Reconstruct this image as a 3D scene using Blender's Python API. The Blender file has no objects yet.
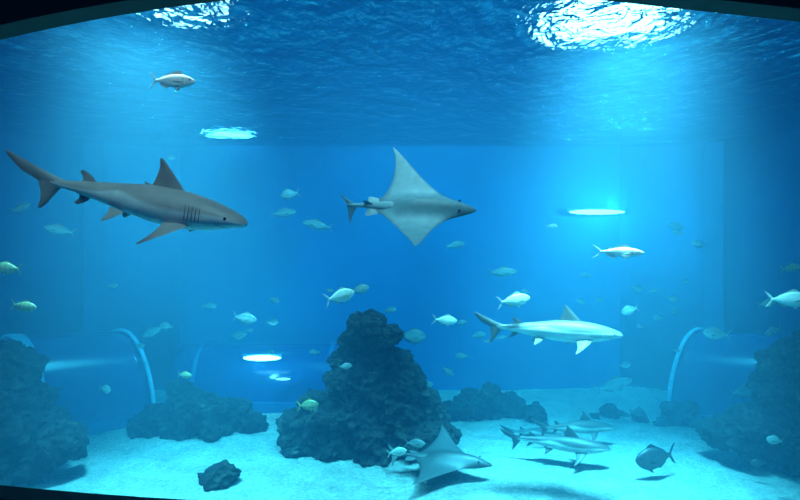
import bpy, bmesh, math, random
from mathutils import Vector, Matrix, noise
import numpy as np
random.seed(7)
scene=bpy.context.scene
scene.view_settings.view_transform='Standard'
scene.view_settings.look='None'
CAMZ=4.3; F=533.33
def at(u,v,d):
    """world point of image pixel (u,v) at a chosen depth d, metres from camera"""
    return Vector(((u-400)/F*d, d, CAMZ-(v-250)/F*d))

# ---------------------------------------------------------------- materials
def newmat(name):
    m=bpy.data.materials.new(name); m.use_nodes=True
    nt=m.node_tree; nt.nodes.clear()
    out=nt.nodes.new('ShaderNodeOutputMaterial')
    return m,nt,out
def N(nt,t,**kw):
    n=nt.nodes.new(t)
    for k,v in kw.items():
        if k.startswith('_'): setattr(n,k[1:],v)
        else: n.inputs[k.replace('__',' ')].default_value=v
    return n
def L(nt,a,b): nt.links.new(a,b)
def ramp(nt,stops):
    r=nt.nodes.new('ShaderNodeValToRGB'); e=r.color_ramp.elements
    while len(e)<len(stops): e.new(0.5)
    for i,(p,c) in enumerate(stops):
        e[i].position=p; e[i].color=(*c,1)
    return r

def mat_simple(name,col,rough=.6,noise_s=8,var=.15,bump=.2,metal=0,coat=0):
    m,nt,out=newmat(name)
    p=N(nt,'ShaderNodeBsdfPrincipled',Roughness=rough,Metallic=metal)
    tc=N(nt,'ShaderNodeTexCoord'); nz=N(nt,'ShaderNodeTexNoise',Scale=noise_s,Detail=5.0)
    L(nt,tc.outputs['Object'],nz.inputs['Vector'])
    r=ramp(nt,[(.3,tuple(c*(1-var) for c in col)),(.7,tuple(min(1,c*(1+var)) for c in col))])
    L(nt,nz.outputs['Fac'],r.inputs['Fac']); L(nt,r.outputs['Color'],p.inputs['Base Color'])
    b=N(nt,'ShaderNodeBump',Strength=bump,Distance=.05)
    L(nt,nz.outputs['Fac'],b.inputs['Height']); L(nt,b.outputs['Normal'],p.inputs['Normal'])
    L(nt,p.outputs['BSDF'],out.inputs['Surface'])
    return m

def mat_skin(name,rough=.5,mottle=.12):
    m,nt,out=newmat(name)
    p=N(nt,'ShaderNodeBsdfPrincipled',Roughness=rough)
    at_=N(nt,'ShaderNodeVertexColor',_layer_name='Col')
    tc=N(nt,'ShaderNodeTexCoord'); nz=N(nt,'ShaderNodeTexNoise',Scale=14,Detail=6.0)
    L(nt,tc.outputs['Object'],nz.inputs['Vector'])
    r=ramp(nt,[(.3,(1-mottle*2,)*3),(.7,(1,1,1))])
    L(nt,nz.outputs['Fac'],r.inputs['Fac'])
    mx=N(nt,'ShaderNodeMixRGB',_blend_type='MULTIPLY',Fac=1.0)
    L(nt,at_.outputs['Color'],mx.inputs['Color1']); L(nt,r.outputs['Color'],mx.inputs['Color2'])
    L(nt,mx.outputs['Color'],p.inputs['Base Color'])
    nz2=N(nt,'ShaderNodeTexNoise',Scale=60,Detail=3.0); L(nt,tc.outputs['Object'],nz2.inputs['Vector'])
    b=N(nt,'ShaderNodeBump',Strength=.12,Distance=.01)
    L(nt,nz2.outputs['Fac'],b.inputs['Height']); L(nt,b.outputs['Normal'],p.inputs['Normal'])
    L(nt,p.outputs['BSDF'],out.inputs['Surface'])
    return m
SKIN=mat_skin('animal_skin')
EYE=mat_simple('eye_dark',(.006,.006,.008),.15,5,0,0)
SLIT=mat_simple('gill_dark',(.12,.11,.11),.7,5,.1,0)

def emis(name,col,s):
    m,nt,out=newmat(name); e=N(nt,'ShaderNodeEmission',Strength=s); e.inputs['Color'].default_value=(*col,1)
    L(nt,e.outputs[0],out.inputs['Surface']); return m

# rock
def mat_rock():
    m,nt,out=newmat('reef_rock')
    p=N(nt,'ShaderNodeBsdfPrincipled',Roughness=.9)
    g=N(nt,'ShaderNodeTexCoord')
    n1=N(nt,'ShaderNodeTexNoise',Scale=2.8,Detail=9.0,Roughness=.72); L(nt,g.outputs['Object'],n1.inputs['Vector'])
    v=N(nt,'ShaderNodeTexVoronoi',Scale=7.0); L(nt,g.outputs['Object'],v.inputs['Vector'])
    r=ramp(nt,[(.36,(.0005,.001,.0015)),(.5,(.005,.008,.008)),(.60,(.030,.040,.030)),(.74,(.18,.18,.12))])
    L(nt,n1.outputs['Fac'],r.inputs['Fac']); L(nt,r.outputs['Color'],p.inputs['Base Color'])
    a=N(nt,'ShaderNodeMath',_operation='ADD'); L(nt,n1.outputs['Fac'],a.inputs[0]); L(nt,v.outputs['Distance'],a.inputs[1])
    b=N(nt,'ShaderNodeBump',Strength=1.0,Distance=.3); L(nt,a.outputs[0],b.inputs['Height']); L(nt,b.outputs['Normal'],p.inputs['Normal'])
    L(nt,p.outputs['BSDF'],out.inputs['Surface']); return m
ROCK=mat_rock()

def mat_sand():
    m,nt,out=newmat('sand')
    p=N(nt,'ShaderNodeBsdfPrincipled',Roughness=.95)
    g=N(nt,'ShaderNodeTexCoord')
    n1=N(nt,'ShaderNodeTexNoise',Scale=1.6,Detail=9.0,Roughness=.7); L(nt,g.outputs['Object'],n1.inputs['Vector'])
    n2=N(nt,'ShaderNodeTexNoise',Scale=14,Detail=6.0,Roughness=.75); L(nt,g.outputs['Object'],n2.inputs['Vector'])
    r=ramp(nt,[(.3,(.38,.37,.34)),(.7,(.68,.66,.61))]); L(nt,n1.outputs['Fac'],r.inputs['Fac'])
    r2=ramp(nt,[(.38,(.62,.62,.62)),(.58,(1,1,1))]); L(nt,n2.outputs['Fac'],r2.inputs['Fac'])
    mx=N(nt,'ShaderNodeMixRGB',_blend_type='MULTIPLY',Fac=1.0); L(nt,r.outputs['Color'],mx.inputs['Color1']); L(nt,r2.outputs['Color'],mx.inputs['Color2'])
    L(nt,mx.outputs['Color'],p.inputs['Base Color'])
    a=N(nt,'ShaderNodeMath',_operation='ADD'); L(nt,n1.outputs['Fac'],a.inputs[0]); L(nt,n2.outputs['Fac'],a.inputs[1])
    b=N(nt,'ShaderNodeBump',Strength=.8,Distance=.22); L(nt,a.outputs[0],b.inputs['Height']); L(nt,b.outputs['Normal'],p.inputs['Normal'])
    L(nt,p.outputs['BSDF'],out.inputs['Surface']); return m
SAND=mat_sand()

# ---------------------------------------------------------------- mesh utils
def finish(bm,name,mats,smooth=True,loc=None,M=None):
    me=bpy.data.meshes.new(name); 
    bmesh.ops.recalc_face_normals(bm,faces=bm.faces)
    bm.to_mesh(me); bm.free()
    for m in mats: me.materials.append(m)
    if smooth:
        for p in me.polygons: p.use_smooth=True
    ob=bpy.data.objects.new(name,me); scene.collection.objects.link(ob)
    if M is not None: ob.matrix_world=M
    if loc is not None: ob.location=loc
    return ob
def catmull(pts,n):
    P=np.array(pts,float); P=np.vstack([2*P[0]-P[1],P,2*P[-1]-P[-2]])
    k=len(P)-3; out=[]
    for i in range(n):
        t=i/(n-1)*k; j=min(int(t),k-1); t-=j
        a,b,c,d=P[j],P[j+1],P[j+2],P[j+3]
        out.append(.5*((2*b)+(-a+c)*t+(2*a-5*b+4*c-d)*t*t+(-a+3*b-3*c+d)*t**3))
    return np.array(out)
def fin(bm,LE,TE,nrm,th,cl,colf,n=10,m=7):
    A=catmull(LE,n);B=catmull(TE,n); nv=Vector(nrm).normalized()
    for side in (1,-1):
        grid=[]
        for i in range(n):
            t=i/(n-1); row=[]
            for j in range(m):
                s=j/(m-1)
                p=Vector(A[i]*(1-s)+B[i]*s)
                off=th*(1-.8*t)*math.sin(math.pi*s**.7)
                p=p+nv*off*side
                v=bm.verts.new(p); v[cl]=(*colf(p,t),1); row.append(v)
            grid.append(row)
        for i in range(n-1):
            for j in range(m-1):
                try: bm.faces.new((grid[i][j],grid[i+1][j],grid[i+1][j+1],grid[i][j+1]))
                except ValueError: pass
class Body:
    def __init__(s,secs,sup=1.0):
        s.s=np.array([q[0] for q in secs]); s.t=secs
        C=catmull(secs,400); s.C=C
    def prof(s,x):
        C=s.C
        return [np.interp(x,C[:,0],C[:,k]) for k in (1,2,3)]
    def pt(s,x,a,o=0):
        w,zt,zb=s.prof(x); mid=(zt+zb)/2; h=(zt-zb)/2
        return Vector((-x,(w+o)*math.cos(a),mid+(h+o)*math.sin(a)))
    def build(s,bm,cl,colf,nr=60,ns=28):
        x0,x1=s.s[0],s.s[-1]; rings=[]
        for i in range(nr):
            q=i/(nr-1); x=x0+(x1-x0)*(q**1.4)
            ring=[]
            for k in range(ns):
                a=2*math.pi*k/ns; p=s.pt(x,a); v=bm.verts.new(p); v[cl]=(*colf(p,x,a),1); ring.append(v)
            rings.append(ring)
        for i in range(nr-1):
            for k in range(ns):
                bm.faces.new((rings[i][k],rings[i][(k+1)%ns],rings[i+1][(k+1)%ns],rings[i+1][k]))
        bm.faces.new(rings[0]); bm.faces.new(rings[-1])
    def strip(s,bm,cl,path,width,mat,off=.0015):
        vs=[]
        for (x,a) in path:
            pa=s.pt(x-width/2,a,off); pb=s.pt(x+width/2,a,off)
            va=bm.verts.new(pa); vb=bm.verts.new(pb); va[cl]=vb[cl]=(.05,.05,.05,1); vs.append((va,vb))
        for i in range(len(vs)-1):
            f=bm.faces.new((vs[i][0],vs[i+1][0],vs[i+1][1],vs[i][1])); f.material_index=mat
def ball(bm,c,r,mat,cl,sc=(1,1,1)):
    M=Matrix.Translation(c)@Matrix.Diagonal((*sc,1))
    g=bmesh.ops.create_uvsphere(bm,u_segments=10,v_segments=7,radius=r,matrix=M)
    for v in g['verts']:
        v[cl]=(.01,.01,.01,1)
        for f in v.link_faces: f.material_index=mat
def orient(fwd,up,loc,scale):
    X=Vector(fwd).normalized(); Z=Vector(up); Z=(Z-X*Z.dot(X)).normalized(); Y=Z.cross(X)
    R=Matrix((X,Y,Z)).transposed().to_4x4()
    return Matrix.Translation(loc)@R@Matrix.Scale(scale,4)

def make_shark(loc,length,fwd,up=(0,0,1),bend=.05,phase=0.,top=(.25,.22,.21),bel=(.88,.88,.86)):
    bm=bmesh.new(); cl=bm.verts.layers.float_color.new('Col')
    B=Body([(0,.004,.0,-.006),(.01,.025,.014,-.015),(.035,.042,.029,-.021),(.08,.056,.044,-.033),(.14,.067,.059,-.051),(.22,.074,.071,-.065),
            (.30,.076,.076,-.072),(.40,.071,.073,-.072),(.50,.058,.061,-.062),(.60,.043,.047,-.047),(.70,.028,.034,-.030),(.78,.016,.023,-.016),(.83,.011,.021,-.008),(.88,.003,.026,.008)])
    def mix(a,b,t): return tuple(a[i]*(1-t)+b[i]*t for i in range(3))
    def colf(p,x,a):
        z=math.sin(a); lim=.14+.10*math.sin(x*14+.5)
        # pale flank wedge sweeping backwards
        if .42<x<.66: lim+=.30*(1-abs(x-.54)/.12)
        t=min(1,max(0,(z-lim)/.18+.5)); 
        tt=tuple(c*(.75+.25*min(1,max(0,1.6-z*1.2))) for c in top)
        return mix(bel,tt,t)
    B.build(bm,cl,colf,nr=90,ns=40)
    dk=tuple(c*.75 for c in top)
    ft=lambda p,t: mix(dk,(.05,.045,.045),max(0,t-.55))
    zt=lambda x:B.prof(x)[1]; zb=lambda x:B.prof(x)[2]
    # first dorsal
    fin(bm,[(-.26,0,zt(.26)-.012),(-.315,0,.118),(-.355,0,.158),(-.385,0,.182)],[(-.43,0,zt(.43)-.014),(-.405,0,.105),(-.393,0,.145),(-.395,0,.178)],(0,1,0),.008,cl,ft,14,8)
    fin(bm,[(-.415,0,zt(.415)-.012),(-.43,0,.075),(-.46,0,.077)],[(-.44,0,.055),(-.445,0,.065),(-.46,0,.075)],(0,1,0),.003,cl,ft,6,5)
    # second dorsal, anal
    fin(bm,[(-.665,0,.032),(-.69,0,.056),(-.725,0,.076)],[(-.735,0,.022),(-.728,0,.047),(-.742,0,.068)],(0,1,0),.004,cl,ft)
    fin(bm,[(-.68,0,-.025),(-.71,0,-.05),(-.745,0,-.068)],[(-.745,0,-.014),(-.738,0,-.038),(-.757,0,-.06)],(0,1,0),.004,cl,ft)
    # caudal
    fin(bm,[(-.79,0,.018),(-.86,0,.042),(-.93,0,.072),(-1.01,0,.108)],[(-.865,0,-.014),(-.91,0,.012),(-.96,0,.040),(-1.005,0,.088)],(0,1,0),.010,cl,ft,16,8)
    fin(bm,[(-.805,0,-.004),(-.835,0,-.045),(-.86,0,-.082),(-.885,0,-.108)],[(-.90,0,.016),(-.89,0,-.02),(-.885,0,-.058),(-.892,0,-.102)],(0,1,0),.009,cl,ft,12,8)
    for sd in (1,-1):
        fp=lambda p,t: mix(top,(.06,.055,.055),max(0,t-.6))
        fin(bm,[(-.205,sd*.050,-.040),(-.245,sd*.105,-.068),(-.29,sd*.15,-.096),(-.335,sd*.182,-.122)],[(-.315,sd*.050,-.046),(-.315,sd*.095,-.068),(-.32,sd*.135,-.090),(-.342,sd*.178,-.120)],(0,.4*sd,1),.009,cl,fp,14,8)
        fin(bm,[(-.51,sd*.034,-.052),(-.545,sd*.055,-.078),(-.585,sd*.068,-.10)],[(-.59,sd*.024,-.046),(-.582,sd*.043,-.066),(-.592,sd*.064,-.094)],(0,1,.4*sd),.005,cl,fp)
        for i in range(5):
            x=.165+i*.0145
            path=[(x-.004*math.sin(q*3),(math.radians(-22+q*50)) if sd>0 else math.pi-math.radians(-22+q*50)) for q in np.linspace(0,1,7)]
            B.strip(bm,cl,path,.0026,2)
        e=B.pt(.068,math.radians(12) if sd>0 else math.pi-math.radians(12),-.002)
        ball(bm,e,.0060,1,cl)
        B.strip(bm,cl,[(.022,math.radians(-55 if sd>0 else -125)),(.026,math.radians(-50 if sd>0 else -130))],.004,2)
    path=[(.055+.045*abs(q)**1.6,math.radians(-90+q*66)) for q in np.linspace(-1,1,17)]
    B.strip(bm,cl,path,.005,2)
    for v in bm.verts:
        x=-v.co.x; v.co.y+=bend*math.sin((x-.25)*4.2+phase)*(.25+x)**1.3
        v.co.x+=.45
    return finish(bm,'shark',[SKIN,EYE,SLIT],M=orient(fwd,up,loc,length))

def make_ray(loc,length,fwd,up,kl=.2,kr=.2,top=(.14,.16,.17),bel=(.85,.88,.88),half=.60,name='stingray',swl=0,swr=0):
    bm=bmesh.new(); cl=bm.verts.layers.float_color.new('Col')
    LE=catmull([(0,0),(.035,-.02),(.075,-.08),(.14,-.20),(.24,-.35),(.42,-.50),(.64,-.64),(.84,-.76),(1.0,-.87)],200)
    TE=catmull([(0,-1.02),(.10,-1.0),(.20,-.93),(.40,-.87),(.62,-.845),(.82,-.85),(1.0,-.88)],200)
    def zw(y):
        k=kl if y>0 else kr
        return k*abs(y)**1.7
    nv,nu=61,34
    def h(x,y,up_):
        b=math.exp(-(y/.125)**2)*math.exp(-((x+.42)/.42)**4)
        w=.35*math.exp(-(abs(y)/.3)**2)
        return (.095*b+.03*w+.006)*(1. if up_ else .7)
    for up_ in (1,0):
        g=[]
        for i in range(nv):
            q=-1+2*i/(nv-1); v_=abs(q)
            xl=np.interp(v_,LE[:,0],LE[:,1]); xt=np.interp(v_,TE[:,0],TE[:,1]); y=q*half
            row=[]
            for j in range(nu):
                s=.5-.5*math.cos(math.pi*j/(nu-1)); x=xl+(xt-xl)*s
                edge=(max(0,1-abs(2*s-1)**2.2))**.6*(1-v_**8)
                z=h(x,y,up_)*edge*(1 if up_ else -1)
                xx=x+(swl if q>0 else swr)*v_**1.4
                vv=bm.verts.new((xx,y,z+zw(y)))
                c=top if up_ else bel
                # darker rims of the wings
                rim=max(0,(abs(2*s-1)-.80)/.20)*.55
                if up_: c=tuple(c[k]*(1-rim*.7)*(.68+.32*min(1,abs(y)/.2)) for k in range(3))
                else: c=tuple(bel[k]*(1-rim)+top[k]*rim for k in range(3))
                vv[cl]=(*c,1); row.append(vv)
            g.append(row)
        for i in range(nv-1):
            for j in range(nu-1):
                try: bm.faces.new((g[i][j],g[i+1][j],g[i+1][j+1],g[i][j+1]))
                except ValueError: pass
    # tail
    B=Body([(.78,.06,.045,-.03),(.90,.06,.042,-.03),(1.0,.045,.034,-.024),(1.10,.032,.026,-.018),(1.20,.022,.020,-.013),(1.30,.009,.012,-.006)])
    B.build(bm,cl,lambda p,x,a: top if math.sin(a)>-.1 else bel,30,16)
    ct=lambda p,t: top; cb=lambda p,t: tuple(.85*top[k]+.15*bel[k] for k in range(3))
    for sd in (1,-1):
        fin(bm,[(-.90,sd*.03,0),(-.98,sd*.10,0),(-1.07,sd*.13,-.005)],[(-1.08,sd*.02,0),(-1.09,sd*.06,0),(-1.10,sd*.115,-.005)],(0,0,1),.009,cl,cb)
        for i in range(5):
            x=-.30-.035*i; 
            zz=lambda x,y:-h(x,y,0)*1.0+zw(y)-.004
            vs=[bm.verts.new((px_,py_,zz(px_,py_))) for px_,py_ in ((x,sd*.06),(x-.006,sd*.09),(x-.014,sd*.09),(x-.010,sd*.06))]
            for v in vs: v[cl]=(.1,.1,.1,1)
            f=bm.faces.new(vs); f.material_index=2
        ball(bm,Vector((-.17,sd*.062,h(-.17,.06,1)*.75)),.012,1,cl)
    # mouth under the snout
    vs=[];
    for q in np.linspace(-1,1,9): vs.append((-.215-.012*q*q,q*.05))
    for i in range(8):
        a,b=vs[i],vs[i+1]
        F4=[(a[0],a[1]),(b[0],b[1]),(b[0]-.010,b[1]),(a[0]-.010,a[1])]
        ff=[bm.verts.new((x,y,-h(x,y,0)-.003)) for x,y in F4]
        for v in ff: v[cl]=(.1,.1,.1,1)
        bm.faces.new(ff).material_index=2
    fin(bm,[(-1.02,0,.022),(-1.07,0,.06),(-1.12,0,.085)],[(-1.12,0,.014),(-1.12,0,.045),(-1.135,0,.078)],(0,1,0),.005,cl,ct)
    # twisted tail fin (rolled 50 deg)
    k1,k2=.77,.64
    fin(bm,[(-1.20,.012*k1,.012*k2),(-1.29,.055*k1,.055*k2),(-1.38,.11*k1,.11*k2)],[(-1.29,0,0),(-1.32,.03*k1,.03*k2),(-1.375,.10*k1,.10*k2)],(0,k2,-k1),.006,cl,ct)
    fin(bm,[(-1.19,-.01*k1,-.01*k2),(-1.23,-.08*k1,-.08*k2),(-1.26,-.18*k1,-.18*k2)],[(-1.31,0,0),(-1.29,-.06*k1,-.06*k2),(-1.27,-.17*k1,-.17*k2)],(0,k2,-k1),.006,cl,ct)
    for v in bm.verts: v.co.x+=.55
    return finish(bm,name,[SKIN,EYE,SLIT],M=orient(fwd,up,loc,length))

KINDS={'silver':((.12,.17,.18),(.42,.48,.46),(.18,.20,.18)),'far':((.10,.16,.18),(.32,.42,.43),(.13,.17,.17)),'yellow':((.13,.17,.08),(.38,.40,.24),(.36,.32,.08)),  # far is silver with distance haze put into the colour
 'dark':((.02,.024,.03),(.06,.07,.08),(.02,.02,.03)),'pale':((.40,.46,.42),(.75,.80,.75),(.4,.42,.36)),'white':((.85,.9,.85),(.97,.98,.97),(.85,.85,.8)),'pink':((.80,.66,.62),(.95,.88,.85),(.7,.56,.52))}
def make_fish(loc,length,fwd,kind='silver',h=.32,up=(0,0,1),name='fish',bend=.03,fork=True):
    top,bel,fc=KINDS[kind]
    bm=bmesh.new(); cl=bm.verts.layers.float_color.new('Col')
    pr=[(0,.02),(.02,.2),(.07,.46),(.14,.70),(.24,.92),(.36,1.0),(.48,.93),(.60,.70),(.70,.44),(.78,.25),(.83,.20),(.86,.16)]
    B=Body([(s,.22*h*k*1.0,.5*h*k*.95,-.5*h*k*1.05) for s,k in pr])
    def colf(p,x,a):
        t=min(1,max(0,math.sin(a)*1.2+.25)); st=.0
        c=tuple(bel[i]*(1-t)+top[i]*t for i in range(3))
        if kind in('yellow',) and abs(((x*6)%1)-.5)<.12: c=tuple(q*.7 for q in c)
        return c
    B.build(bm,cl,colf,40,18)
    f=lambda p,t: fc
    zt=lambda x:B.prof(x)[1]; zb=lambda x:B.prof(x)[2]
    k=1.0 if fork else .6
    fin(bm,[(-.82,0,.2*h*.5),(-.90,0,.3*h+.03),(-1.0,0,.42*h+.06*k)],[(-.86,0,0),(-.90,0,.06),(-.985,0,.38*h+.05*k)],(0,1,0),.005,cl,f)
    fin(bm,[(-.82,0,-.2*h*.5),(-.90,0,-.3*h-.03),(-1.0,0,-.42*h-.06*k)],[(-.86,0,0),(-.90,0,-.06),(-.985,0,-.38*h-.05*k)],(0,1,0),.005,cl,f)
    fin(bm,[(-.25,0,zt(.25)-.01),(-.30,0,zt(.3)+.045),(-.38,0,zt(.38)+.07)],[(-.72,0,zt(.72)-.008),(-.71,0,zt(.71)+.01),(-.68,0,zt(.7)+.035)],(0,1,0),.004,cl,f)
    fin(bm,[(-.52,0,zb(.52)+.01),(-.56,0,zb(.56)-.04),(-.60,0,zb(.60)-.06)],[(-.74,0,zb(.74)+.008),(-.735,0,zb(.73)-.012),(-.73,0,zb(.72)-.03)],(0,1,0),.004,cl,f)
    for sd in (1,-1):
        y=B.prof(.27)[0]*.9
        fin(bm,[(-.25,sd*y,-.01),(-.30,sd*(y+.03),-.02),(-.38,sd*(y+.06),-.04)],[(-.27,sd*y,-.05),(-.32,sd*(y+.02),-.07),(-.385,sd*(y+.055),-.06)],(0,1,0),.002,cl,f,7,5)
        fin(bm,[(-.30,sd*.02,zb(.3)+.02),(-.34,sd*.03,zb(.34)-.03),(-.38,sd*.035,zb(.38)-.05)],[(-.37,sd*.015,zb(.37)+.015),(-.38,sd*.025,zb(.38)-.01),(-.40,sd*.03,zb(.4)-.04)],(0,1,0),.002,cl,f,6,4)
        e=B.pt(.10,math.radians(20) if sd>0 else math.pi-math.radians(20),-.003); ball(bm,e,.018,1,cl)
        B.strip(bm,cl,[(.215+.02*math.cos(q),(q*.9) if sd>0 else math.pi-q*.9) for q in np.linspace(-.9,.9,7)],.006,2,.0015)
    for v in bm.verts:
        x=-v.co.x; v.co.y+=bend*math.sin((x-.2)*4)*(x+.2); v.co.x+=.48
    return finish(bm,name,[SKIN,EYE,SLIT],M=orient(fwd,up,loc,length))

# ---------------------------------------------------------------- rocks
def make_rocks(name,blobs,seed=0,sub=5):
    """blobs: (x,y,z,rx,ry,rz) world metres"""
    bm=bmesh.new()
    c=Vector((sum(b[0] for b in blobs)/len(blobs),sum(b[1] for b in blobs)/len(blobs),0))
    for i,b in enumerate(blobs):
        g=bmesh.ops.create_icosphere(bm,subdivisions=sub,radius=1)
        sd=Vector((seed*3.1+i*7.3,i*2.7,seed*1.7))
        for v in g['verts']:
            n=v.co.normalized()
            r=1+.36*noise.noise(n*1.2+sd)+.26*noise.noise(n*2.8+sd)+.16*(1-2*abs(noise.noise(n*4.5+sd)))-.08+.08*noise.noise(n*10+sd)+.04*noise.noise(n*22+sd)
            v.co=Vector((b[0]+n.x*r*b[3],b[1]+n.y*r*b[4],b[2]+n.z*r*b[5]))-c
    return finish(bm,name,[ROCK],loc=c)
def pile(name,lst,d,seed,thick=1.0,sub=4):
    out=[]
    rnd=random.Random(seed)
    for (u,v,r) in lst:
        dd=d+rnd.uniform(-.35,.35)*thick
        p=at(u,v,dd); R=r/F*dd
        out.append((p.x,p.y,p.z,R*rnd.uniform(1.0,1.22),R*rnd.uniform(.9,1.2),R*rnd.uniform(.85,1.05)))
    return make_rocks(name,out,seed,sub)

pile('coral_rock_pile',[(368,328,17),(352,340,12),(388,336,13),(346,360,15),(374,358,18),(400,362,14),(342,382,15),(372,382,22),(410,382,16),(427,400,13),
   (318,404,15),(352,413,25),(396,414,25),(430,414,14),(304,428,20),(334,440,24),(376,445,25),(415,440,21),(444,434,13),(298,446,14),(388,400,20),(330,420,18)],11.3,3,sub=5)
pile('boulder_cluster',[(15,372,22),(-10,368,30),(33,398,18),(8,405,28),(-20,420,40),(42,425,22),(20,440,26),(62,442,19),(35,458,19),(0,462,25),(76,450,10)],10.2,5,sub=5)
pile('boulder_cluster',[(785,368,20),(810,362,30),(767,385,14),(790,400,27),(820,410,40),(770,418,20),(795,438,29),(745,430,21),(720,434,17),(735,426,14),(770,446,18),(812,453,27)],10.6,8,sub=5)
pile('reef_rock',[(160,418,14),(185,402,15),(178,388,9),(205,410,17),(235,417,17),(215,427,19),(185,429,19),(150,430,15),(252,425,12),(140,424,10)],12.6,11)
pile('reef_rock',[(470,405,14),(490,394,11),(510,407,15),(455,412,12),(535,414,10),(488,414,16)],13.9,13)
pile('reef_rock',[(672,412,12),(690,408,10),(680,422,13),(665,424,9),(700,422,9)],13.0,15)
pile('reef_rock',[(610,412,8),(622,418,7),(640,418,7),(596,420,6)],13.8,17)
pile('stone',[(217,478,15),(226,474,10),(208,484,9)],9.9,21,thick=.1)

# ---------------------------------------------------------------- sand floor
bm=bmesh.new(); nx,ny=160,110
g=[]
for j in range(ny):
    row=[]
    for i in range(nx):
        x=-13+26*i/(nx-1); y=2.7+14.0*j/(ny-1)
        z=.10*noise.noise(Vector((x*.35,y*.5,0)))+.055*noise.noise(Vector((x*1.3,y*1.9,3)))+.02*noise.noise(Vector((x*4,y*5,3)))
        row.append(bm.verts.new((x,y,z)))
    g.append(row)
for j in range(ny-1):
    for i in range(nx-1): bm.faces.new((g[j][i],g[j][i+1],g[j+1][i+1],g[j+1][i]))
finish(bm,'floor',[SAND])

# ---------------------------------------------------------------- tank walls (rounded corners)
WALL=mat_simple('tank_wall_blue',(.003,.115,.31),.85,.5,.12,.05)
WALL_SHADED=mat_simple('tank_wall_blue_shaded',(.001,.060,.185),.85,.5,.12,.05)  # darker copy of the wall blue; light falloff at the sides put into colour
def prism(name,poly,z0,z1,mat,smooth=False):
    bm=bmesh.new()
    a=[bm.verts.new((x,y,z0)) for x,y in poly]; b=[bm.verts.new((x,y,z1)) for x,y in poly]
    bm.faces.new(a); bm.faces.new(b)
    for i in range(len(poly)): bm.faces.new((a[i],a[(i+1)%len(poly)],b[(i+1)%len(poly)],b[i]))
    return finish(bm,name,[mat],smooth=smooth)
def bez(t,s=1): 
    x=(1-t)**2*12.4+2*t*(1-t)*11.3+t*t*6.8; y=(1-t)**2*8.6+2*t*(1-t)*16.5+t*t*16.5
    return (s*x,y)
def curved_wall(name,s,tj):
    pts=[(s*12.4,2.57),(s*12.4,5.5)]+[bez(t,s) for t in np.linspace(0,1,28)]
    bm=bmesh.new(); rows=[]
    P=[Vector((x,y,0)) for x,y in pts]
    for i,p in enumerate(P):
        t=(P[min(i+1,len(P)-1)]-P[max(i-1,0)]).normalized(); n=Vector((t.y*s,-t.x*s,0))
        if i==len(P)-1: n=Vector((0,1,0))
        q=p+n*.3
        rows.append([bm.verts.new((p.x,p.y,-.3)),bm.verts.new((p.x,p.y,7.62)),bm.verts.new((q.x,q.y,7.62)),bm.verts.new((q.x,q.y,-.3))])
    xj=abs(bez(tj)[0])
    for i in range(len(rows)-1):
        for k in range(4):
            f=bm.faces.new((rows[i][k],rows[i+1][k],rows[i+1][(k+1)%4],rows[i][(k+1)%4]))
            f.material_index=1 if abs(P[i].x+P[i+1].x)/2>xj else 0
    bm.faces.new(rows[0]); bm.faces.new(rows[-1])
    o=finish(bm,name,[WALL,WALL_SHADED],smooth=False)
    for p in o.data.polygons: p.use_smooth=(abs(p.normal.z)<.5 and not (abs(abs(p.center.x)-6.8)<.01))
    return o
prism('wall_back',[(-6.8,16.5),(6.8,16.5),(6.8,16.8),(-6.8,16.8)],-.3,7.62,WALL)
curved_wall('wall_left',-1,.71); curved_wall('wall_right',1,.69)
TRIM=mat_simple('pale_blue_trim',(.24,.50,.66),.4,3,.1,.02)
TRIMD=mat_simple('blue_trim',(.004,.09,.25),.5,3,.1,.02)
def trim(name,s,t0,t1):
    a=Vector((*bez(t0,s),0)); b=Vector((*bez(t1,s),0)); d=(b-a).normalized(); n=Vector((d.y*s,-d.x*s,0))*-.16
    prism(name,[(a.x,a.y),(b.x,b.y),(b.x+n.x,b.y+n.y),(a.x+n.x,a.y+n.y)],-.1,7.45,TRIMD)
trim('trim_1',-1,.68,.74); trim('trim_2',1,.66,.72)

# ---------------------------------------------------------------- tunnels
def mat_acrylic():
    m,nt,out=newmat('tunnel_acrylic')
    p=N(nt,'ShaderNodeBsdfPrincipled',Roughness=.16); p.inputs['Base Color'].default_value=(.003,.055,.20,1)
    t=N(nt,'ShaderNodeBsdfTransparent'); t.inputs['Color'].default_value=(.5,.78,1,1)
    mx=N(nt,'ShaderNodeMixShader',Fac=.12)
    L(nt,p.outputs[0],mx.inputs[1]); L(nt,t.outputs[0],mx.inputs[2]); L(nt,mx.outputs[0],out.inputs['Surface']); return m
ACR=mat_acrylic()
def arc_pts(c,m,R,H,n=28,a0=0,a1=math.pi):
    return [Vector((c[0]+m[0]*R*math.cos(a),c[1]+m[1]*R*math.cos(a),H*math.sin(a)+c[2])) for a in np.linspace(a0,a1,n)]
def tube_between(name,c0,c1,m,R,H,mat,parent=None,steps=12,th=.04,R1=None,H1=None):
    bm=bmesh.new(); rows=[]
    for i in range(steps+1):
        t=i/steps; c=[c0[k]*(1-t)+c1[k]*t for k in range(3)]
        rr=R*(1-t)+(R1 or R)*t; hh=H*(1-t)+(H1 or H)*t
        rows.append([bm.verts.new(p) for p in arc_pts(c,m,rr,hh)])
    for i in range(steps):
        for k in range(len(rows[0])-1): bm.faces.new((rows[i][k],rows[i][k+1],rows[i+1][k+1],rows[i+1][k]))
    ob=finish(bm,name,[mat])
    s=ob.modifiers.new('thick','SOLIDIFY'); s.thickness=th
    if parent: ob.parent=parent
    return ob
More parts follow.
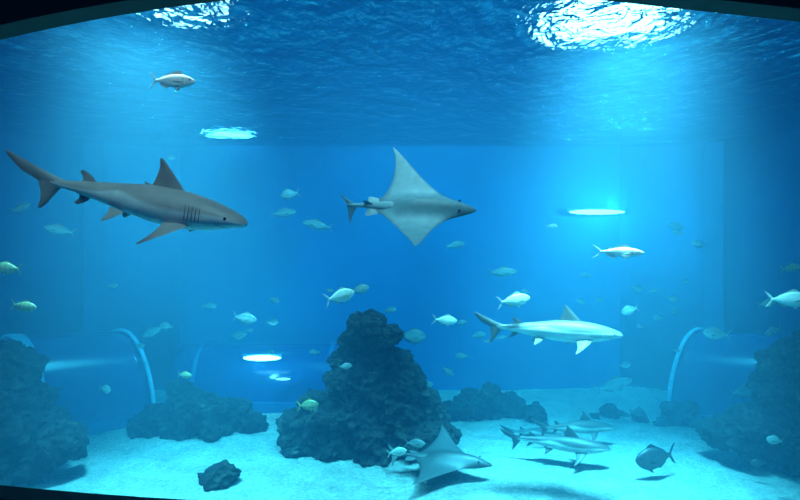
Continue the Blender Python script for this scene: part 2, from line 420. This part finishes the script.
def ring(name,c,m,ax,R,H,w,mat,parent,depth=.07):
    c0=[c[0]-ax[0]*w/2,c[1]-ax[1]*w/2,c[2]]; c1=[c[0]+ax[0]*w/2,c[1]+ax[1]*w/2,c[2]]
    return tube_between(name,c0,c1,m,R+depth,H+depth,mat,parent,2,depth)
def tunnel(ca,cb,m,R,H,extra=()):
    e=bpy.data.objects.new('walkthrough_tunnel',None); scene.collection.objects.link(e)
    ax=Vector((cb[0]-ca[0],cb[1]-ca[1],0)).normalized()
    tube_between('acrylic_vault',ca,cb,m,R,H,ACR,e)
    ring('ring_1',ca,m,ax,R,H,.28,TRIM,e,.09); ring('ring_2',cb,m,ax,R,H,.10,TRIM,e,.07)
    mm=Vector((m[0],m[1],0))
    for i,s in enumerate((1,)):
        a=Vector(ca)+mm*R*s; b=Vector(cb)+mm*R*s
        nrm=mm.normalized()*.12
        k=prism('kerb_%d'%(i+1),[(a.x-nrm.x,a.y-nrm.y),(b.x-nrm.x,b.y-nrm.y),(b.x+nrm.x,b.y+nrm.y),(a.x+nrm.x,a.y+nrm.y)],-.1,.28,TRIMD); k.parent=e
    return e
tunnel((-9.45,13.1,0),(-7.35,14.1,0),(.95,-.70),1.3,2.15)
tunnel((10.15,13.3,0),(8.0,14.3,0),(-.95,-.70),1.3,2.15)
# far tunnel stretch along back wall
e=bpy.data.objects.new('walkthrough_tunnel',None); scene.collection.objects.link(e)
tube_between('acrylic_vault',(-6.2,15.3,0),(-1.2,15.3,0),(0,-1),1.1,1.6,ACR,e)
ring('ring_1',(-5.6,15.3,0),(0,-1),(1,0),1.1,1.6,.15,TRIMD,e)
ring('ring_2',(-1.9,15.3,0),(0,-1),(1,0),1.1,1.6,.15,TRIMD,e)
k=prism('kerb_1',[(-6.2,14.1),(-1.2,14.1),(-1.2,14.25),(-6.2,14.25)],-.1,.25,TRIMD); k.parent=e
# lamps
def lens(name,loc,rx,ry,rz,strength,col=(1,.97,.85)):
    bm=bmesh.new(); bmesh.ops.create_uvsphere(bm,u_segments=24,v_segments=12,radius=1)
    for v in bm.verts: v.co=Vector((v.co.x*rx,v.co.y*ry,v.co.z*rz))
    o=finish(bm,name,[emis(name+'_glow',col,strength)],loc=loc)
    bm=bmesh.new(); bmesh.ops.create_cube(bm,size=1)
    for v in bm.verts: v.co=Vector((v.co.x*rx*2.1,v.co.y*ry*1.4+ry*.9,v.co.z*rz*1.3+rz*.6))
    h=finish(bm,'housing',[TRIMD],smooth=False); h.parent=o
    return o
def glow(loc,p,parent):
    l=bpy.data.lights.new('bulb','POINT'); l.energy=p; l.shadow_soft_size=.1; l.color=(.8,.95,1)
    o=bpy.data.objects.new('bulb',l); scene.collection.objects.link(o); o.location=loc; o.parent=parent
o=lens('tunnel_lamp',at(262,358,13.95),.50,.10,.075,12); glow((0,-.4,0),90,o)
lens('tunnel_lamp',at(283,379,13.95),.20,.08,.03,3)
o=lens('wall_lamp',at(597,212,16.2),.85,.12,.08,14,(.8,.95,1)); glow((0,-1.1,.1),380,o)

# ---------------------------------------------------------------- water
m,nt,out=newmat('water_volume')
ab=N(nt,'ShaderNodeVolumeAbsorption',Density=.22); ab.inputs['Color'].default_value=(.04,.80,.905,1)
sc=N(nt,'ShaderNodeVolumeScatter',Density=.025,Anisotropy=.0); sc.inputs['Color'].default_value=(.13,.68,1,1)
em=N(nt,'ShaderNodeEmission',Strength=1.0); em.inputs['Color'].default_value=(.0000,.0021,.0080,1)  # added glow of the water itself, stands in for scattered ambient light
a1=N(nt,'ShaderNodeAddShader'); a2=N(nt,'ShaderNodeAddShader')
L(nt,ab.outputs[0],a1.inputs[0]); L(nt,sc.outputs[0],a1.inputs[1]); L(nt,a1.outputs[0],a2.inputs[0]); L(nt,em.outputs[0],a2.inputs[1])
L(nt,a2.outputs[0],out.inputs['Volume'])
lp=[(-12.38,2.6),(12.38,2.6)]+[(x-.03,y-.02) for x,y in [bez(t,1) for t in np.linspace(0,1,20)]]+[(x+.03,y-.02) for x,y in [bez(t,-1) for t in np.linspace(1,0,20)]]
prism('water',lp,-.25,7.55,m)

m,nt,out=newmat('water_surface')
tc=N(nt,'ShaderNodeTexCoord')
mp=N(nt,'ShaderNodeMapping'); mp.inputs['Scale'].default_value=(1.0,.62,1)
L(nt,tc.outputs['Object'],mp.inputs['Vector'])
n1=N(nt,'ShaderNodeTexNoise',Scale=1.9,Detail=2.5,Roughness=.45,Distortion=.9); L(nt,mp.outputs[0],n1.inputs['Vector'])
n2=N(nt,'ShaderNodeTexNoise',Scale=6.0,Detail=2.0,Distortion=1.2); L(nt,mp.outputs[0],n2.inputs['Vector'])
ad=N(nt,'ShaderNodeMath',_operation='MULTIPLY_ADD'); L(nt,n2.outputs['Fac'],ad.inputs[0]); ad.inputs[1].default_value=.28; L(nt,n1.outputs['Fac'],ad.inputs[2])
bp=N(nt,'ShaderNodeBump',Strength=1.0,Distance=.48); L(nt,ad.outputs[0],bp.inputs['Height'])
rf=N(nt,'ShaderNodeBsdfRefraction',IOR=.90,Roughness=.02); rf.inputs['Color'].default_value=(.75,.95,1,1); L(nt,bp.outputs[0],rf.inputs['Normal'])
gl=N(nt,'ShaderNodeBsdfGlossy',Roughness=.08); gl.inputs['Color'].default_value=(.4,.82,1,1); L(nt,bp.outputs[0],gl.inputs['Normal'])
mx=N(nt,'ShaderNodeMixShader',Fac=.32); L(nt,rf.outputs[0],mx.inputs[1]); L(nt,gl.outputs[0],mx.inputs[2])
tr=N(nt,'ShaderNodeBsdfTransparent')
lw=N(nt,'ShaderNodeLayerWeight',Blend=.5); rr=ramp(nt,[(.28,(0,0,0)),(.5,(1,1,1))]); L(nt,lw.outputs['Facing'],rr.inputs['Fac'])
m2=N(nt,'ShaderNodeMixShader'); L(nt,rr.outputs['Color'],m2.inputs['Fac']); L(nt,tr.outputs[0],m2.inputs[1]); L(nt,mx.outputs[0],m2.inputs[2])
L(nt,m2.outputs[0],out.inputs['Surface'])
bm=bmesh.new(); nx,ny=120,80; g=[]
for j in range(ny):
    g.append([bm.verts.new((-12.4+24.8*i/(nx-1),2.6+13.9*j/(ny-1),7.5+.03*noise.noise(Vector((i*.16,j*.2,1))))) for i in range(nx)])
for j in range(ny-1):
    for i in range(nx-1): bm.faces.new((g[j][i],g[j][i+1],g[j+1][i+1],g[j+1][i]))
finish(bm,'water_surface',[m])

# ceiling lamps above water
CE=emis('floodlight_glow',(.85,.96,1),9)
CE2=emis('floodlight_far_glow',(.85,.96,1),12)
HOU=mat_simple('lamp_housing',(.02,.08,.16),.5,5,.1,.05)
def flood(x,y,z,rx,ry,mat=CE):
    e=bpy.data.objects.new('ceiling_floodlight',None); scene.collection.objects.link(e); e.location=(x,y,z)
    bm=bmesh.new(); bmesh.ops.create_circle(bm,cap_ends=True,radius=1,segments=40)
    for v in bm.verts: v.co=Vector((v.co.x*rx,v.co.y*ry,0))
    o=finish(bm,'diffuser',[mat],smooth=False); o.parent=e
    bm=bmesh.new(); bmesh.ops.create_cone(bm,cap_ends=True,radius1=1,radius2=.8,depth=.12,segments=40)
    for v in bm.verts: v.co=Vector((v.co.x*rx*1.02,v.co.y*ry*1.02,v.co.z+.08))
    o=finish(bm,'housing',[HOU],smooth=False); o.parent=e
    return e
flood(3.95,10.1,9.3,1.1,.75)
flood(-4.0,10.0,9.7,.5,.35)
flood(-5.0,15.7,7.95,.7,.4,CE2)
def roof_spot(name,loc,tgt,w,ang,size=.4,col=(.9,.97,1)):
    l=bpy.data.lights.new(name,'SPOT'); l.energy=w; l.spot_size=math.radians(ang); l.spot_blend=1.0; l.shadow_soft_size=size; l.color=col
    lo=bpy.data.objects.new(name,l); scene.collection.objects.link(lo); lo.location=loc
    lo.rotation_euler=(Vector(tgt)-Vector(loc)).to_track_quat('-Z','Y').to_euler()
roof_spot('roof_spotlight',(3.7,8.0,10.3),(3.4,9.0,0),52000,50,.7,(1,.98,1))
roof_spot('roof_spotlight',(-4.1,8.1,10.5),(-3.7,8.8,0),40000,50,.7,(1,.98,1))
# added unseen spot, washes the back wall with a central glow
roof_spot('added_wall_wash',(.6,7.2,17),(.6,13.2,2),28000,58,1.6,(.85,.96,1))
# added sun lamp, tilted to light front sides and the back wall
s=bpy.data.lights.new('added_sun','SUN'); s.energy=2.1; s.angle=math.radians(16); s.color=(.95,.98,1)
so=bpy.data.objects.new('added_sun',s); scene.collection.objects.link(so); so.rotation_euler=(math.radians(35),math.radians(2),0)
# blue hall above the water: brightest overhead the middle of the tank, dim to the sides
w=bpy.data.worlds.new('World'); scene.world=w; w.use_nodes=True; nt=w.node_tree
bg=nt.nodes['Background']; bg.inputs[1].default_value=.95
g_=nt.nodes.new('ShaderNodeTexCoord'); sx=nt.nodes.new('ShaderNodeSeparateXYZ'); L(nt,g_.outputs['Generated'],sx.inputs[0])
ab_=N(nt,'ShaderNodeMath',_operation='ABSOLUTE'); L(nt,sx.outputs['X'],ab_.inputs[0])
r=ramp(nt,[(0,(.003,.17,.46)),(.25,(.002,.13,.36)),(.62,(.001,.035,.12))]); L(nt,ab_.outputs[0],r.inputs['Fac'])
rz=ramp(nt,[(.25,(1.05,1.05,1.05)),(.45,(.85,.85,.85)),(.68,(.3,.3,.3))]); L(nt,sx.outputs['Z'],rz.inputs['Fac'])
mm_=N(nt,'ShaderNodeMixRGB',_blend_type='MULTIPLY',Fac=1.0); L(nt,r.outputs['Color'],mm_.inputs['Color1']); L(nt,rz.outputs['Color'],mm_.inputs['Color2'])
L(nt,mm_.outputs['Color'],bg.inputs[0])

# ---------------------------------------------------------------- viewing window surround
BLK=mat_simple('black_frame',(.003,.004,.006),.6,5,.1,.02)
yw=2.45
bm=bmesh.new()
loop=[]
for u in np.linspace(-70,870,48): loop.append((u,max(-14,.00029*(u-415)**2-9.9) if u<600 else max(-2,(u-600)*.11)))
for u in np.linspace(870,-70,48): loop.append((u,506-.000122*(u-415)**2 if u<415 else 506-.00003*(u-415)**2))
W=[]
for (u,v) in loop:
    fo=at(u,v,yw+.12)
    ox=max(-13,min(13,(u-400)/470*13)); oz=7.62 if v<250 else -0.3
    W.append((bm.verts.new((fo.x,yw,fo.z)),bm.verts.new((fo.x,yw+.12,fo.z)),bm.verts.new((ox,yw,oz)),bm.verts.new((ox,yw+.12,oz))))
n=len(W)
for i in range(n):
    a=W[i]; b=W[(i+1)%n]
    bm.faces.new((a[0],b[0],b[1],a[1])); bm.faces.new((a[0],b[0],b[2],a[2])); bm.faces.new((a[1],b[1],b[3],a[3]))
finish(bm,'wall_front',[BLK],smooth=False)
prism('ceiling',[(-13,-3),(13,-3),(13,2.5),(-13,2.5)],7.62,7.7,BLK)

# ---------------------------------------------------------------- animals
make_shark(at(139,202,5.3),2.56,(1,-.12,-.20),(0,-.16,1),bend=.06,phase=.3,top=(.56,.48,.45),bel=(.98,.98,.96))
make_shark(at(555,331,9.0),2.45,(1,-.10,-.05),(0,0,1),bend=.05,phase=.6,top=(.13,.14,.135),bel=(.65,.67,.65))
make_shark(at(560,444,10.6),2.1,(1,-.2,-.02),(0,-.1,1),bend=.05,phase=0,top=(.07,.07,.07),bel=(.5,.52,.5))
make_shark(at(577,427,11.6),1.9,(1,.1,-.06),(0,0,1),bend=.05,phase=2,top=(.05,.05,.05),bel=(.35,.37,.35))
make_shark(at(540,433,12.3),1.6,(1,-.3,.04),(0,0,1),bend=.05,phase=1,top=(.05,.05,.05),bel=(.35,.37,.35))
make_ray(at(421,208,6.5),1.22,(1,-.10,-.05),(-.08,-.80,.60),kl=.16,kr=.60,half=.76,top=(.22,.42,.47),swr=.34,swl=-.03)
make_ray(at(449,460,10.0),1.48,(1,-.25,-.03),(-.05,-.14,1),kl=.25,kr=.05,half=.66,top=(.045,.06,.065),bel=(.35,.36,.36),swl=.12)
FL=[ # u,v,depth,length px, dir(+1 right), kind, h, pitch
(173,81,7,50,1,'pink',.26,-.08),(8,268,8,26,-1,'yellow',.42,.1),(24,306,8,27,1,'yellow',.34,-.12),(60,230,10,28,-1,'silver',.3,.25),
(105,389,11,16,1,'silver',.5,0),(185,375,10,17,1,'yellow',.36,0),(167,326,12,15,-1,'silver',.55,.2),(245,318,11,28,1,'silver',.35,-.1),
(340,296,9,30,1,'pale',.42,.3),(360,289,10,19,1,'silver',.42,.2),(445,320,9.5,26,1,'pale',.34,-.1),(514,300,9,34,1,'pale',.34,.15),
(502,272,12,34,1,'silver',.28,.05),(552,226,11,12,1,'silver',.35,0),(619,252,7.5,46,1,'white',.20,-.03),(630,310,11,18,-1,'silver',.5,-.3),
(717,334,11,30,-1,'silver',.36,.1),(789,299,8.5,38,1,'pale',.38,.05),(767,303,10,20,1,'silver',.38,.2),(308,405,9.5,23,1,'yellow',.42,.15),
(283,213,14,32,1,'silver',.26,.1),(318,225,14,38,-1,'silver',.24,.2),(290,194,13,22,-1,'silver',.5,-.2),(614,385,13,44,1,'silver',.28,.35),
(655,291,13,12,-1,'silver',.4,0),(675,226,14,26,1,'silver',.3,-.2),(699,244,13,18,-1,'silver',.45,.2),(791,268,11,18,1,'yellow',.35,.2),
(773,331,11,24,-1,'silver',.3,-.2),(745,391,12,40,1,'silver',.34,.2),(637,412,12.5,20,1,'dark',.5,0),
(758,463,9.8,15,-1,'dark',.5,0),(170,158,12,12,1,'silver',.4,0),(209,306,13,18,1,'silver',.4,0),(412,336,13,32,1,'silver',.5,0),
(415,443,9.8,22,1,'silver',.36,.1),(397,452,9.6,20,1,'pale',.4,.2),(345,366,9.9,14,1,'silver',.4,.1),(775,440,9.2,20,-1,'silver',.4,.2),
(448,371,13,16,1,'silver',.4,-.6),(154,331,13,28,-1,'silver',.3,-.5),(272,322,14,18,1,'silver',.4,.1),(315,352,13,14,-1,'silver',.4,.1),
(478,335,14,18,1,'silver',.4,.2),(585,275,14,14,1,'silver',.35,.1),(600,300,15,12,-1,'silver',.4,0),(455,245,15,24,1,'silver',.3,.2),
(238,335,13,24,1,'silver',.3,.2),(20,208,10,26,1,'silver',.3,.3),(462,356,14,16,-1,'silver',.4,0),(390,310,14,16,1,'silver',.4,.2),(425,385,13,20,1,'silver',.4,.2)]
for (u,v,d,lp_,sg,kd,h,pt) in FL:
    yaw=random.uniform(-.45,.25)
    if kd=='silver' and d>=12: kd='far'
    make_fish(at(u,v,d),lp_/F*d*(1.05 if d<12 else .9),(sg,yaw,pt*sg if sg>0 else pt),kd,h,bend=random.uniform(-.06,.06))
rf_=random.Random(31)
for i in range(32):
    u=rf_.choice([rf_.uniform(60,330),rf_.uniform(430,720)]); v=rf_.gauss(315,38); d=rf_.uniform(12.2,13.0)
    p=at(u,v,d)
    if v>375 or v<215: continue
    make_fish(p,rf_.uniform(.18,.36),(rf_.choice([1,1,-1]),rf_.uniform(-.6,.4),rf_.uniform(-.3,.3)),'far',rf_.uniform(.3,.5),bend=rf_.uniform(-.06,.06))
make_fish(at(655,457,10.0),.92,(-1,-.3,-.06),'dark',.46,name='grouper',fork=False)

cam=bpy.data.cameras.new('camera'); cam.lens=24; cam.sensor_width=36; cam.clip_start=.05
co=bpy.data.objects.new('camera',cam); scene.collection.objects.link(co); co.location=(0,0,CAMZ); co.rotation_euler=(math.radians(90),0,0)
scene.camera=co
